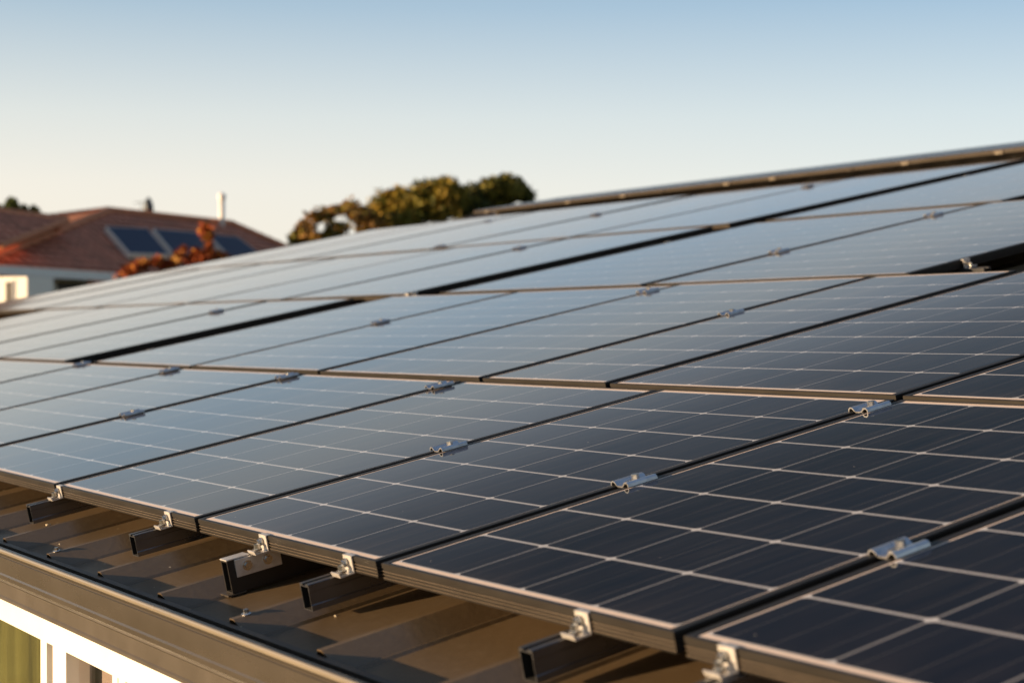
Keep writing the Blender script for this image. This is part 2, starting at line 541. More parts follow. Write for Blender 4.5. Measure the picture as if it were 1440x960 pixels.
def make_end_clamp(u, v, label, turn=0.0, group='silver end clamps', base=-.033):
    """local -y faces away from the panel edge it holds"""
    root = roof_empty('end_clamp', u, v, 0, turn)
    tag(root, label, 'clamp', group)
    bm = bmesh.new()
    t = .003
    # hook over the frame, upright plate, foot reaching forward
    prof = [(.007, .0012), (-.0035, .0012), (-.0035, base+.003), (-.030, base+.003), (-.031, base+.009)]
    pts = solid_strip(prof, t)
    A = [bm.verts.new((-.017, p[0], p[1])) for p in pts]
    B = [bm.verts.new((.017, p[0], p[1])) for p in pts]
    n = len(pts)
    for i in range(n):
        j = (i+1) % n
        bm.faces.new((A[i], A[j], B[j], B[i]))
    for k in range(len(prof)-1):
        for V in (A, B):
            bm.faces.new((V[k], V[k+1], V[n-2-k], V[n-1-k]))
    link('bracket', bm, M['silver'], root)
    bm = bmesh.new()
    hexbolt(bm, (0, -.019, base+.006), .0065, .013)
    hexbolt(bm, (-.004, -.0066, -.012), .0055, .008, 'y')
    link('bolt', bm, M['bolt'], root)
    return root


# rails poking out under the gutter row, with a clamp on each
RAIL_Z0, RAIL_Z1 = -.0835, -.0335


def make_rail(u, v0, v1, label, along='v', w=.036):
    root = roof_empty('mounting_rail', u, v0, 0, 0 if along == 'v' else -math.pi/2)
    tag(root, label, 'rail', 'aluminium mounting rails')
    L = v1-v0
    z0, z1 = RAIL_Z0, RAIL_Z1
    hw = w/2
    t = .0035
    # hollow box section with side grooves, open end
    out = [(-hw, z0), (hw, z0), (hw, z0+.010), (hw-.0012, z0+.012), (hw-.0012, z1-.016), (hw, z1-.014), (hw, z1-.001), (hw-.001, z1),
           (.006, z1), (.006, z1-.004), (-.006, z1-.004), (-.006, z1), (-hw+.001, z1), (-hw, z1-.001), (-hw, z1-.014), (-hw+.0012, z1-.016), (-hw+.0012, z0+.012), (-hw, z0+.010)]
    inn = [(-hw+.0026, z0+.0016), (hw-.0026, z0+.0016), (hw-.0026, z1-.0055), (-hw+.0026, z1-.0055)]
    bm = bmesh.new()
    O0 = [bm.verts.new((x, 0, z)) for x, z in out]; O1 = [bm.verts.new((x, L, z)) for x, z in out]
    I0 = [bm.verts.new((x, 0, z)) for x, z in inn]; I1 = [bm.verts.new((x, L, z)) for x, z in inn]
    n = len(out)
    for i in range(n):
        j = (i+1) % n
        bm.faces.new((O0[i], O0[j], O1[j], O1[i]))
    for i in range(4):
        j = (i+1) % 4
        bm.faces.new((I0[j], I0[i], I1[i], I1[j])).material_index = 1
    # annular end face
    groups = [(0, [O0[17], O0[0]]),]
    bm.faces.new((O0[0], O0[1], I0[1], I0[0]))
    bm.faces.new([I0[1]]+O0[1:8][::1]+[I0[2]])
    bm.faces.new([I0[2]]+O0[7:13]+[I0[3]])
    bm.faces.new([I0[3]]+O0[12:18]+[O0[0], I0[0]])
    bm.faces.new(O1)
    link('rail_section', bm, [M['rail'], M['hollow_shade']], root)
    # black plug added inside the hollow end to paint its deep shade
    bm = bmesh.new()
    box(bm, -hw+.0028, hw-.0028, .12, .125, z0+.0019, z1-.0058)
    link('end_shade_plug', bm, M['hollow_shade'], root)
    return root


rail_spots = [(1.155, -.085, 'leftmost of the rail ends under the front panels'),
              (1.945, -.085, 'rail end standing out second from the left under the front panels'),
              (2.845, -.085, 'sharp hollow rail end just right of the black bracketed rail'),
              (3.595, -.09, 'blurred hollow rail end below the nearest whole panel'),
              (3.962, -.085, 'rail end under the bottom right corner panel')]
names = ['at the left edge of the picture', 'left of the black bracketed rail', 'right of the black bracketed rail', 'below the nearest whole panel', 'on the bottom right corner panel']
for (u, v, lb), nm in zip(rail_spots, names):
    make_rail(u, v, 1.25, lb)
    make_end_clamp(u+.03 if u < 3.9 else u-.008, -.0008, 'silver end clamp gripping the front frame %s' % nm)

# the black rail on a foot, with its bolted splice plate
root = roof_empty('bracketed_rail', 2.475, -.085)
tag(root, 'black upright rail end with a bolted silver side plate and foot', 'rail', 'aluminium mounting rails')
bm = bmesh.new()
z0, z1, hw, t = -.1, -.0335, .016, .003
o = [(-hw, z0), (hw, z0), (hw, z1), (-hw, z1)]; inn = [(-hw+t, z0+t), (hw-t, z0+t), (hw-t, z1-t), (-hw+t, z1-t)]
O0 = [bm.verts.new((x, 0, z)) for x, z in o]; O1 = [bm.verts.new((x, 1.3, z)) for x, z in o]
I0 = [bm.verts.new((x, 0, z)) for x, z in inn]; I1 = [bm.verts.new((x, .2, z)) for x, z in inn]
for i in range(4):
    j = (i+1) % 4
    bm.faces.new((O0[i], O0[j], O1[j], O1[i])); bm.faces.new((I0[j], I0[i], I1[i], I1[j])); bm.faces.new((O0[j], O0[i], I0[i], I0[j]))
bm.faces.new(I1); bm.faces.new(O1)
link('rail_section', bm, M['black'], root)
bm = bmesh.new(); box(bm, -.024, .019, -.012, .03, -.1045, -.1005, .001); link('foot', bm, M['gutter'], root)
bm = bmesh.new(); box(bm, .0165, .0195, .015, .115, -.070, -.034, .0008); sp_ = link('side_plate', bm, M['silver'], root)
for y in (.040, .085):
    bm = bmesh.new(); hexbolt(bm, (.0195, y, -.051), .0068, .007, 'x'); link('bolt', bm, M['bolt'], sp_)
bm = bmesh.new(); box(bm, -.0165, .0165, -.001, .05, -.0332, -.0305, .0006); link('top_plate', bm, M['silver'], root)
make_end_clamp(2.50, -.0008, 'silver end clamp gripping the front frame above the black bracketed rail')

# rail end and clamps in the upper rows
make_rail(1.42, 0, 1.6, 'rail end beside the clamp at the third row right end', 'u')
bpy.context.view_layer.update()
o = bpy.data.objects['mounting_rail.005']
o.location = P(1.415, 3.36, 0)
o.rotation_euler = (Matrix.Rotation(BETA, 3, 'X') @ Matrix.Rotation(math.pi/2, 3, 'Z')).to_euler()
make_end_clamp(1.3208, 3.36, 'silver end clamp on the black right end of the third row', math.pi/2)
make_end_clamp(-2.42, 1.63, 'tiny bright clamp on the lower end of the wide black gap', -math.pi/2)
make_end_clamp(-2.36, 3.0742, 'bright sunlit clamp at the upper end of the wide black gap')
make_end_clamp(-2.02, 4.6, 'small blurred clamp beside the long black gap in the third row', -math.pi/2)
make_end_clamp(-2.02, 7.06, 'small blurred clamp beside the long black gap in the topmost row', -math.pi/2)
make_end_clamp(-2.38, 3.13, 'bluish clamp at the foot of the long black gap', math.pi/2)

# ------------------------------------------------------------------ the house under the panels
UL, URT = -12.25, 7.2
VE, VR = -.20, 9.75
PANH, CRH = -.1065, -.078
house = empty('house', (0, 0, 0))
tag(house, 'house with dark ribbed metal roof covered in rows of solar panels', 'house')

# ribbed sheet: rib positions follow the eave
PER = .365
RIB0 = 1.665
bm = bmesh.new()
pts = []
k = math.floor((UL-RIB0)/PER)
u = RIB0+k*PER
seq = []
while u < URT:
    # pan, steep left flank, narrow crest, sloping right flank, small step
    seq += [(u-.028, PANH), (u-.010, CRH), (u+.006, CRH), (u+.066, PANH+.002), (u+.078, PANH+.005), (u+.086, PANH)]
    # two faint stiffening swages in the pan
    u += PER
seq = [(x, h) for x, h in seq if UL <= x <= URT]
seq = [(UL, PANH)]+seq+[(URT, PANH)]
vv = [VE, -.12, .4, 3, 6, VR]
top = [[bm.verts.new(P(x, v, h)) for x, h in seq] for v in vv]
bot = [[bm.verts.new(P(x, v, h-.0022)) for x, h in seq] for v in vv]
for j in range(len(vv)-1):
    for i in range(len(seq)-1):
        bm.faces.new((top[j][i], top[j][i+1], top[j+1][i+1], top[j+1][i]))
        bm.faces.new((bot[j][i+1], bot[j][i], bot[j+1][i], bot[j+1][i+1]))
for i in range(len(seq)-1):
    bm.faces.new((bot[0][i], bot[0][i+1], top[0][i+1], top[0][i]))
roof = link('roof', bm, M['roof'], house)
# far slope beyond the ridge
RY, RZ = P(0, VR, PANH).y, P(0, VR, PANH).z
bm = bmesh.new()
box(bm, UL, URT, 0, 9.7, -.03, -.004)
far = link('roof_far_slope', bm, M['roof'], house, loc=(0, RY, RZ))
far.rotation_euler = (-BETA, 0, 0)

# screws on rib crests
for i, (ku, v) in enumerate([(0, -.178), (3, -.17), (6, -.175), (8, -.175), (-3, -.175)]):
    c = P(RIB0+ku*PER-.001, v, CRH)
    so = bpy.data.objects.new('roof_screw', None)
    bm = bmesh.new()
    lathe(bm, [(.0095, 0), (.0098, .0018), (.008, .003), (.005, .0032)], 16)
    tube(bm, (0, 0, .0032), (0, 0, .0095), .0055, .0052, 6)
    s_ = link('roof_screw', bm, M['bolt'], roof)
    s_.location = c
    s_.rotation_euler = (BETA, 0, .3*i)
    bpy.data.objects.remove(so)

# grit and bits of leaf lying on the sheet
for i, (x, y, s) in enumerate([(68, 739, .0075), (58, 745, .005), (86, 753, .003), (340, 812, .003), (472, 866, .003), (84, 765, .003), (210, 805, .003), (131, 694, .003)]):
    q = on_plane(x, y, P(0, 0, PANH), P(0, 0, 1)-P(0, 0, 0))
    bm = bmesh.new()
    bmesh.ops.create_icosphere(bm, subdivisions=2, radius=s)
    for vtx in bm.verts:
        vtx.co *= 1+random.uniform(-.35, .25)
        vtx.co.z *= .5
    g_ = link('grit_speck', bm, M['dirt'], None, loc=q+Vector((0, 0, s*.3)))
    tag(g_, 'pale speck of grit lying on the bare metal roof by the gutter', 'grit', 'specks of grit on the roof')

# gutter, swept along the eave
gp = [(-.237, -.113), (-.238, -.1035), (-.2515, -.1030), (-.2545, -.1055), (-.2545, -.1140), (-.2520, -.1165), (-.2465, -.1175), (-.2465, -.1235), (-.2510, -.1300),
      (-.2525, -.1480), (-.2520, -.1670), (-.2545, -.1710), (-.2545, -.1800), (-.2505, -.1845), (-.2370, -.1862), (-.2000, -.1880)]
inner = [(-.2000, -.1862), (-.2368, -.1845), (-.2497, -.1828), (-.2527, -.1792), (-.2527, -.1718), (-.2502, -.1676), (-.2507, -.1480), (-.2492, -.1308), (-.2448, -.1242), (-.2448, -.1165)]
bm = bmesh.new()
extrude_profile(bm, [(y, z-.005-(.007 if z > -.127 else 0)) for y, z in gp+inner], 'x', UL-.02, URT)
gt = link('gutter', bm, M['gutter'], house)
for f in gt.data.polygons: f.use_smooth = True
gt.data.set_sharp_from_angle(angle=R(28))
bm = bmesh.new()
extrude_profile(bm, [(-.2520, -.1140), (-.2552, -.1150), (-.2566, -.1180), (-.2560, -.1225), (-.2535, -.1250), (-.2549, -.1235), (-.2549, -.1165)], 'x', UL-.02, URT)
link('gutter_lip_glint', bm, M['lip'], gt)  # strip added over the bead to carry the painted sun glint
# back board of the gutter and fascia trim
bm = bmesh.new()
box(bm, UL, URT, -.198, -.180, -.262, -.125)
extrude_profile(bm, [(-.1985, -.196), (-.226, -.197), (-.2275, -.205), (-.2135, -.214), (-.2125, -.246), (-.2155, -.250), (-.2155, -.2565), (-.1985, -.2575)], 'x', UL, URT)
fa = link('fascia', bm, M['fascia'], house)

# front wall with a window band
WY = -.200            # outer face of window frames
head_z = -.2595


def wall_window(u0, u1, curtain, name, ztop=-.316, zbot=-1.55, frame=.05):
    bm = bmesh.new()
    d0, d1 = WY, WY+.055
    box(bm, u0-frame, u0, d0, d1, zbot, ztop)
    box(bm, u1, u1+frame, d0, d1, zbot, ztop)
    box(bm, u0-frame, u1+frame, d0, d1, zbot-.05, zbot)
    w = link('window', bm, M['cream'], house)
    bm = bmesh.new(); box(bm, u0+.001, u1-.001, WY+.03, WY+.034, zbot+.001, ztop-.001)
    link('pane', bm, M['pane'], w)
    bm = bmesh.new()
    n = int((u1-u0+.36)/.012)
    prev = None
    for i in range(n+1):
        x = u0-.28+(u1-u0+.36)*i/n
        y = WY+.075+(.006*math.sin(i*.31)+.003*math.sin(i*.83) if curtain == 'olive' else 0)
        a = bm.verts.new((x, y, ztop+.02)); b = bm.verts.new((x, y, zbot))
        if prev: bm.faces.new((prev[0], a, b, prev[1]))
        prev = (a, b)
    cu = link('curtain', bm, M[curtain], w)
    so = cu.modifiers.new('thick', 'SOLIDIFY'); so.thickness = .002
    return w


# head beam over the windows, then windows, sill wall
bm = bmesh.new()
box(bm, UL+.1, URT-.1, WY-.002, WY+.06, -.3155, head_z)
link('window_head', bm, M['cream'], house)
wins = [(.55, 1.67, 'olive'), (1.86, 2.17, 'mauve'), (2.25, 3.5, 'olive'), (3.75, 5.6, 'mauve'), (-1.0, .35, 'mauve'), (-2.6, -1.2, 'olive')]
for a, b, c in wins: wall_window(a, b, c, 'window', frame=.047 if b != 2.17 else .038)
for xa, xb in ((1.7505, 1.8205), (3.552, 3.698), (.399, .501)):      # posts between the windows
    bm = bmesh.new()
    box(bm, xa, xb, WY+.004, WY+.05, -1.6, -.3165)
    link('window_post', bm, M['cream'], house)
bm = bmesh.new()
box(bm, UL+.1, URT-.1, WY+.008, WY+.20, GROUND, -1.602)
box(bm, UL+.1, -2.66, WY+.008, WY+.20, -1.602, -.3165)
box(bm, 5.66, URT-.1, WY+.008, WY+.20, -1.602, -.3165)
box(bm, UL+.1, UL+.3, WY+.21, 19., GROUND, -.3165)
box(bm, URT-.3, URT-.1, WY+.21, 19., GROUND, -.3165)
link('wall', bm, M['wall'], house)

# ridge cap: a folded cap with a rolled front lip held by clips
rc = bmesh.new()
V0 = 8.62
lip = lambda u, v, h: P(u, v, h)
prof = [(V0+.25, PANH+.006), (V0+.25, .012), (V0, .010), (V0-.03, .008), (V0-.036, .014), (V0-.036, .036), (V0-.026, .044), (V0+.02, .045), (VR-.15, .012), (VR-.02, .010), (VR-.02, .004), (VR-.15, .006), (V0+.30, .030), (V0+.256, .030), (V0+.256, PANH+.006)]
ux0, ux1 = -10.6, URT
A = [rc.verts.new(P(ux0, v, h)) for v, h in prof]; B = [rc.verts.new(P(ux1, v, h)) for v, h in prof]
for i in range(len(prof)):
    j = (i+1) % len(prof)
    rc.faces.new((A[i], A[j], B[j], B[i]))
rc.faces.new(A[::-1]); rc.faces.new(B)
cap = link('ridge_cap', rc, M['gutter'], house)
u = -10.3
i = 0
while u < -1.5:
    bm = bmesh.new()
    box(bm, -.035, .035, -.012, .0, -.012, .012, .003)
    tube(bm, (0, -.012, 0), (0, -.020, 0), .012, n=8)
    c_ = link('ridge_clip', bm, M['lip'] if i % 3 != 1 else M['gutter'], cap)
    c_.location = P(u, V0-.037, .020)
    c_.rotation_euler = (BETA, 0, 0)
    u += .62 if i % 2 else .95
    i += 1

# ------------------------------------------------------------------ ground
bm = bmesh.new()
bmesh.ops.create_grid(bm, x_segments=2, y_segments=2, size=2500)
gr = link('ground', bm, M['grass'], None, loc=(0, 0, GROUND))
tag(gr, kind='structure')

# ------------------------------------------------------------------ neighbour's house
up = Vector((0, 0, 1))
az = R(18)
fwh = Vector((FW.x, FW.y, 0)).normalized()
ea = fwh*math.cos(az)+RT*math.sin(az)              # along the eave, away from us
eb = RT*math.cos(az)-fwh*math.sin(az)              # facing right: outward normal of the seen side
nh = empty('neighbour_house', (0, 0, 0))
tag(nh, 'neighbouring house with dark red tiled hip roof and white eaves', 'house')
e0 = at(0, 373, 50)
pitch = R(25)
nrm = (up*math.cos(pitch)+eb*math.sin(pitch)).normalized()
rr = lambda x, y, off=0: on_plane(x, y, e0+nrm*off, nrm)
E_far = rr(420, 396)
r1 = rr(152, 297); r2 = rr(325, 315)
E_near = e0-ea*4.2
# far hip bottom: equal-pitch hip beyond ridge end


def poly(bm, pts, uvl=None, o=None, ax=None, ay=None, thick=None):
    vs = [bm.verts.new(p) for p in pts]
    f = bm.faces.new(vs)
    if uvl:
        for lp in f.loops:
            d = lp.vert.co-o
            lp[uvl].uv = (d.dot(ax), d.dot(ay))
    return f


down = (eb*math.cos(pitch)-up*math.sin(pitch)).normalized()
wd = (r1-e0).dot(-eb)                 # plan half width
half = wd
rl = (r2-r1).dot(ea)
s1 = (r1-e0).dot(ea)
zeave = e0.z
c_near = rr(-30, 370)                   # near corner of the seen side
print('NB', half, s1, rl, (r1-CAM).dot(FW), (c_near-CAM).dot(FW), (r1-c_near).dot(ea))
c_far = e0+ea*(s1+rl+half*.42)
b_near = c_near-eb*2*half
b_far = c_far-eb*2*half
bm = bmesh.new()
uvl = bm.loops.layers.uv.new('tiles')
poly(bm, [c_near, c_far, r2, r1], uvl, c_near, ea, -down)
hipn = (r1-(c_near+b_near)/2)
hf = poly(bm, [b_near, c_near, r1], uvl, b_near, eb, hipn.normalized()); hf.material_index = 1  # brighter orange paints the sunlight on this hip face
poly(bm, [c_far, b_far, r2], uvl, c_far, -eb, (r2-(c_far+b_far)/2).normalized())
poly(bm, [b_far, b_near, r1, r2], uvl, b_far, -ea, (r1-b_near).normalized())
nr_ = link('roof', bm, [M['tiles'], M['terracotta_ridge']], nh)
so = nr_.modifiers.new('thick', 'SOLIDIFY'); so.thickness = .06
# ridge and hip tiles
bm = bmesh.new()
for a, b in ((r1, r2), (r1, c_near), (r2, c_far), (r1, b_near), (r2, b_far)):
    L = (b-a).length
    n = max(2, int(L/.42))
    for i in range(n):
        tube(bm, a.lerp(b, i/n)+up*.02, a.lerp(b, (i+1.06)/n)+up*.02, .17, .15, 8)
link('ridge_tiles', bm, M['terracotta_ridge'], nr_)


def obox(bm, o, ax, ay, az_, lx, ly, lz):
    """box with corner o and edge vectors"""
    vs = [bm.verts.new(o+ax*lx*i+ay*ly*j+az_*lz*k) for k in (0, 1) for j in (0, 1) for i in (0, 1)]
    for f in ((0, 2, 3, 1), (4, 5, 7, 6), (0, 1, 5, 4), (2, 6, 7, 3), (0, 4, 6, 2), (1, 3, 7, 5)):
        bm.faces.new([vs[i] for i in f])


bm = bmesh.new()
Lh = (c_far-c_near).length
obox(bm, c_near-up*.31+eb*.02, ea, eb, up, Lh, .14, .27)
obox(bm, b_near-up*.36-ea*.16, eb, ea, up, 2*half, .14, .32)
link('eave_gutter', bm, M['white'], nh)
bm = bmesh.new()
obox(bm, c_near-up*.40-eb*.9+ea*.05, ea, eb, up, Lh-.1, .91, .035)
link('soffit', bm, M['offwhite'], nh)
bm = bmesh.new()
wz = zeave-.405-GROUND
wo = Vector(((c_near-eb*.9+ea*.9).x, (c_near-eb*.9+ea*.9).y, GROUND))
obox(bm, wo-eb*(2*half-1.8), ea, eb, up, Lh-1.8, 2*half-1.8, wz)
link('wall', bm, M['offwhite'], nh)
# windows on the seen side: pixel columns turned into distance along the wall
wn = eb
wp = wo+Vector((0, 0, 0))


def on_wall(x, y): return on_plane(x, y, wp, wn)


def nwin(xa, xb, ya, yb, glass, nm='window'):
    a = on_wall(xa, ya); b = on_wall(xb, ya)
    ln = (b-a).dot(ea)
    z1 = a.z; z0 = on_wall(xa, yb).z
    bm = bmesh.new()
    o = Vector((a.x, a.y, z0))
    fr = .12
    obox(bm, o-ea*fr-up*fr+eb*.002, ea, eb, up, ln+2*fr, .06, fr)
    obox(bm, o-ea*fr+up*(z1-z0)+eb*.002, ea, eb, up, ln+2*fr, .06, fr)
    obox(bm, o-ea*fr+eb*.002, ea, eb, up, fr, .06, z1-z0)
    obox(bm, o+ea*ln+eb*.002, ea, eb, up, fr, .06, z1-z0)
    w = link(nm, bm, M['white'], nh)
    bm = bmesh.new()
    obox(bm, o+eb*.004+ea*.002+up*.002, ea, eb, up, ln-.004, .02, z1-z0-.004)
    link('pane', bm, glass, w)


nwin(78, 118, 392, 420, M['black'])
# a lit end wall standing forward near the left edge
pw = at(38, 389, 43.5)
bm = bmesh.new()
obox(bm, Vector((pw.x, pw.y, GROUND))-eb*6, ea, eb, up, 1.2, 6, pw.z-GROUND)
link('porch_wall', bm, M['cream'], nh)
for xa, xb in ((9, 18), (-20, -8)):
    qa, qb = on_plane(xa, 396, pw, ea), on_plane(xb, 396, pw, ea)
    wl_ = (qb-qa).length
    bm = bmesh.new()
    o_ = Vector((qa.x, qa.y, qa.z-1.1))
    obox(bm, o_-ea*.03-eb*.05-up*.05, ea, eb, up, .028, wl_+.10, 1.2)
    w = link('window', bm, M['white'], nh)
    bm = bmesh.new()
    obox(bm, o_-ea*.045, ea, eb, up, .014, wl_, 1.1)
    link('pane', bm, M['black'], w)

# left wing of the neighbour's roof, parallel to the main one and a little nearer
wdp = (r1-CAM).dot(FW)-9.
w1 = at(93, 310, wdp)
wr = lambda x, y: on_plane(x, y, w1, nrm)
bm = bmesh.new()
uvl = bm.loops.layers.uv.new('tiles')
ra, rb_ = wr(93, 310), wr(-70, 289)
la, lb_ = wr(0, 346), wr(-70, 373)
poly(bm, [lb_, la, ra, rb_], uvl, lb_, ea, -down)
poly(bm, [ra, rb_, rb_-eb*1.6-up*1.6, ra-eb*1.6-up*1.6], uvl, rb_, ea, up)
lw = link('wing_roof', bm, M['tiles'], nh)
so = lw.modifiers.new('thick', 'SOLIDIFY'); so.thickness = .06
bm = bmesh.new()
tube(bm, rb_, ra, .15, .15, 8); tube(bm, ra, la, .12, .12, 8)
link('ridge_tiles', bm, M['terracotta_ridge'], lw)
# solar collectors on that roof
quads = [((149, 318), (207, 321), (239, 358), (182, 356), 'leftmost blue black collector on the red tiled roof, with a beige edge'),
         ((215, 321), (283, 327), (315, 361), (247, 360), 'middle blue black collector on the red tiled roof, behind the orange leaves'),
         ((291, 328), (335, 333), (366, 357), (324, 362), 'rightmost blue black collector on the red tiled roof')]
for a, b, c, d, lb in quads:
    t_ = [rr(*q, .24) for q in (a, b, c, d)]
    # square it up: keep its left edge and width along the eave
    root = empty('roof_collector', tuple(t_[3]))
    tag(root, lb, 'solar collector', 'collectors on the neighbouring roof')
    o3 = t_[3]
    T = [p-o3 for p in t_]
    bm = bmesh.new()
    vs = [bm.verts.new(p) for p in T]; lo = [bm.verts.new(p-nrm*.2) for p in T]
    for i in range(4):
        j = (i+1) % 4
        bm.faces.new((vs[i], vs[j], lo[j], lo[i]))
    bm.faces.new(lo[::-1])
    cen = sum(T, Vector())/4
    ins = [bm.verts.new(p.lerp(cen, .035)) for p in T]
    for i in range(4):
        j = (i+1) % 4
        bm.faces.new((vs[j], vs[i], ins[i], ins[j]))
    link('casing', bm, M['collector_side'], root)
    bm = bmesh.new()
    q0 = [p.lerp(cen, .037)-nrm*.006 for p in T]
    vs = [bm.verts.new(p) for p in q0]; lo = [bm.verts.new(p-nrm*.02) for p in q0]
    bm.faces.new(vs); bm.faces.new(lo[::-1])
    for i in range(4):
        j = (i+1) % 4
        bm.faces.new((vs[i], lo[i], lo[j], vs[j]))
    link('absorber', bm, M['collector'], root)

# white flue
fb = rr(312, 318)
fl = empty('flue_pipe', tuple(fb))
tag(fl, 'white flue pipe with round cap rising from the red tiled roof', 'flue')
d_ = (fb-CAM).dot(FW)
H = 47/FPX*d_
rad = 4.0/FPX*d_
bm = bmesh.new(); tube(bm, (0, 0, -.3), (0, 0, H*.80), rad, n=20); link('pipe', bm, M['white'], fl, True)
bm = bmesh.new(); lathe(bm, [(rad*1.25, H*.78), (rad*1.3, H*.80), (rad*1.25, H*.83), (rad*1.45, H*.87), (rad*1.4, H*.92), (rad*.9, H*.98), (rad*.2, H)], 20); link('cap', bm, M['white'], fl, True)
# pointed dark vent on the ridge
vb = r1.lerp(r2, .33)
ve = empty('roof_vent', tuple(vb-ea*.0-eb*.2))
tag(ve, 'dark pointed vent cowl on the ridge of the red tiled roof', 'vent')
bm = bmesh.new(); lathe(bm, [(r_*2.1, z_*2.3) for r_, z_ in [(.085, -.1), (.085, .08), (.10, .10), (.095, .18), (.07, .26), (.03, .32), (.006, .34)]], 16); link('cowl', bm, M['vent'], ve, True)
bm = bmesh.new(); lathe(bm, [(.26, -.22), (.24, -.05), (.165, -.02)], 16); link('flashing', bm, M['vent'], ve)
# thin aerial
ab = r1.lerp(r2, .42)-eb*1.2+fwh*.4
an = empty('aerial', tuple(ab))
an.scale = (1.8, 1.8, 1.8)
tag(an, 'thin faint television aerial behind the red tiled ridge', 'aerial')
bm = bmesh.new(); tube(bm, (0, 0, -.4), (0, 0, .40), .010, n=6); link('mast', bm, M['vent'], an)
bm = bmesh.new()
tube(bm, -RT*.16+up*.36, RT*.2+up*.40, .007, n=6)
for k in range(4):
    c = RT*(-.12+k*.09)+up*(.365+k*.01)
    tube(bm, c-fwh*.12, c+fwh*.12, .005, n=5)
link('boom', bm, M['vent'], an)

# another red roof far off
fh = empty('distant_house', (0, 0, 0))
tag(fh, 'distant low orange tiled roof just above the panels, beside the tree', 'house')
c = at(381, 352, 90)
bm = bmesh.new()
uvl = bm.loops.layers.uv.new('tiles')
L_, Wd, Hh = 1.5, 3.0, .5
b4 = [c+RT*sx*L_+fwh*sy for sx, sy in ((-1, 0), (1, 0), (1, 6), (-1, 6))]
t2 = [c+RT*-.5+fwh*2.+up*Hh, c+RT*.45+fwh*2.+up*Hh*.8]
poly(bm, [b4[0], b4[1], t2[1], t2[0]], uvl, b4[0], RT, up)
poly(bm, [b4[1], b4[2], t2[1]], uvl, b4[0], fwh, up)
poly(bm, [b4[2], b4[3], t2[0], t2[1]], uvl, b4[0], RT, up)
poly(bm, [b4[3], b4[0], t2[0]], uvl, b4[0], fwh, up)
ro = link('roof', bm, M['terracotta_ridge'], fh)
so = ro.modifiers.new('thick', 'SOLIDIFY'); so.thickness = .05
bm = bmesh.new(); g0 = b4[0]+RT*.2+fwh*.2
obox(bm, Vector((g0.x, g0.y, GROUND)), RT, fwh, up, 1.6, 5.6, c.z-GROUND-.06)
link('wall', bm, M['offwhite'], fh)

# ------------------------------------------------------------------ trees


def leaf_cloud(name, clumps, cols, leaf, per, parent, origin):
    """many small leaf-shaped faces spread through clumps (centre, radii)"""
    me = bpy.data.meshes.new(name)
    vs, fs, cs = [], [], []
    for (c, rx, rz, dens) in clumps:
        n = int(per*dens)
        tint = random.choice(cols)
        for _ in range(n):
            while True:
                q = Vector((random.uniform(-1, 1), random.uniform(-1, 1), random.uniform(-1, 1)))
                if .25 < q.length < 1: break
            q *= (1+random.uniform(-.1, .25)) if random.random() < .76 else random.uniform(1.0, 1.65)
            p = c-origin+Vector((q.x*rx, q.y*rx, q.z*rz))
            d = Vector((random.gauss(0, 1), random.gauss(0, 1), random.gauss(0, .8))).normalized()
            e = d.orthogonal().normalized()
            e = (e+d.cross(e)*random.uniform(-1.5, 1.5)).normalized()
            s = leaf*random.uniform(.6, 1.3)
            b = len(vs)
            vs += [p-d*s, p+e*s*.42, p+d*s, p-e*s*.42]
            fs.append((b, b+1, b+2, b+3))
            col = tint if random.random() < .65 else random.choice(cols)
            k = random.uniform(.7, 1.3)
            cs.append(tuple(min(1, x*k) for x in col))
    me.from_pydata([tuple(v) for v in vs], [], fs)
    ca = me.color_attributes.new('leaf', 'FLOAT_COLOR', 'CORNER')
    for f, c in zip(me.polygons, cs):
        for li in f.loop_indices: ca.data[li].color = (*c, 1)
    me.materials.append(M['leaf'])
    o = bpy.data.objects.new(name, me)
    o.parent = parent
    COL.objects.link(o)
    return o


def tree(name, label, blobs, depth, cols, leaf=.10, per=420, cat='tree', base_x=None, group=None, trunk_r=.26, spread=1.0):
    """blobs: pixel centre, pixel radius, density; depth jittered so the crown has volume"""
    cl = []
    for (x, y, r, dn) in blobs:
        rad = r/FPX*depth
        for k in range(3):
            dd = depth+random.uniform(-1, 1)*rad*1.6*spread+(k-1)*rad*.9*spread
            cl.append((at(x+random.uniform(-.25, .25)*r, y+random.uniform(-.15, .15)*r, dd), rad, rad*.82, dn))
    cx = base_x if base_x is not None else sum(b[0] for b in blobs)/len(blobs)
    bp = at(cx, 480, depth)
    bp = Vector((bp.x, bp.y, GROUND))
    root = empty(name, tuple(bp))
    tag(root, label, cat, group)
    top = sum((c[0] for c in cl), Vector())/len(cl)-bp
    bm = bmesh.new()
    fork = Vector((top.x*.35, top.y*.35, top.z*.5))
    tube(bm, (0, 0, -.1), fork, trunk_r, trunk_r*.7, 10)
    for c in cl[::2]:
        e = c[0]-bp
        mid = fork.lerp(e, .5)+Vector((random.uniform(-.15, .15), random.uniform(-.15, .15), .1))
        tube(bm, fork, mid, trunk_r*.42, trunk_r*.28, 7)
        tube(bm, mid, e, trunk_r*.28, trunk_r*.07, 6)
    link('trunk', bm, M['bark'], root, True)
    leaf_cloud('crown', cl, cols, leaf, per, root, bp)
    return root


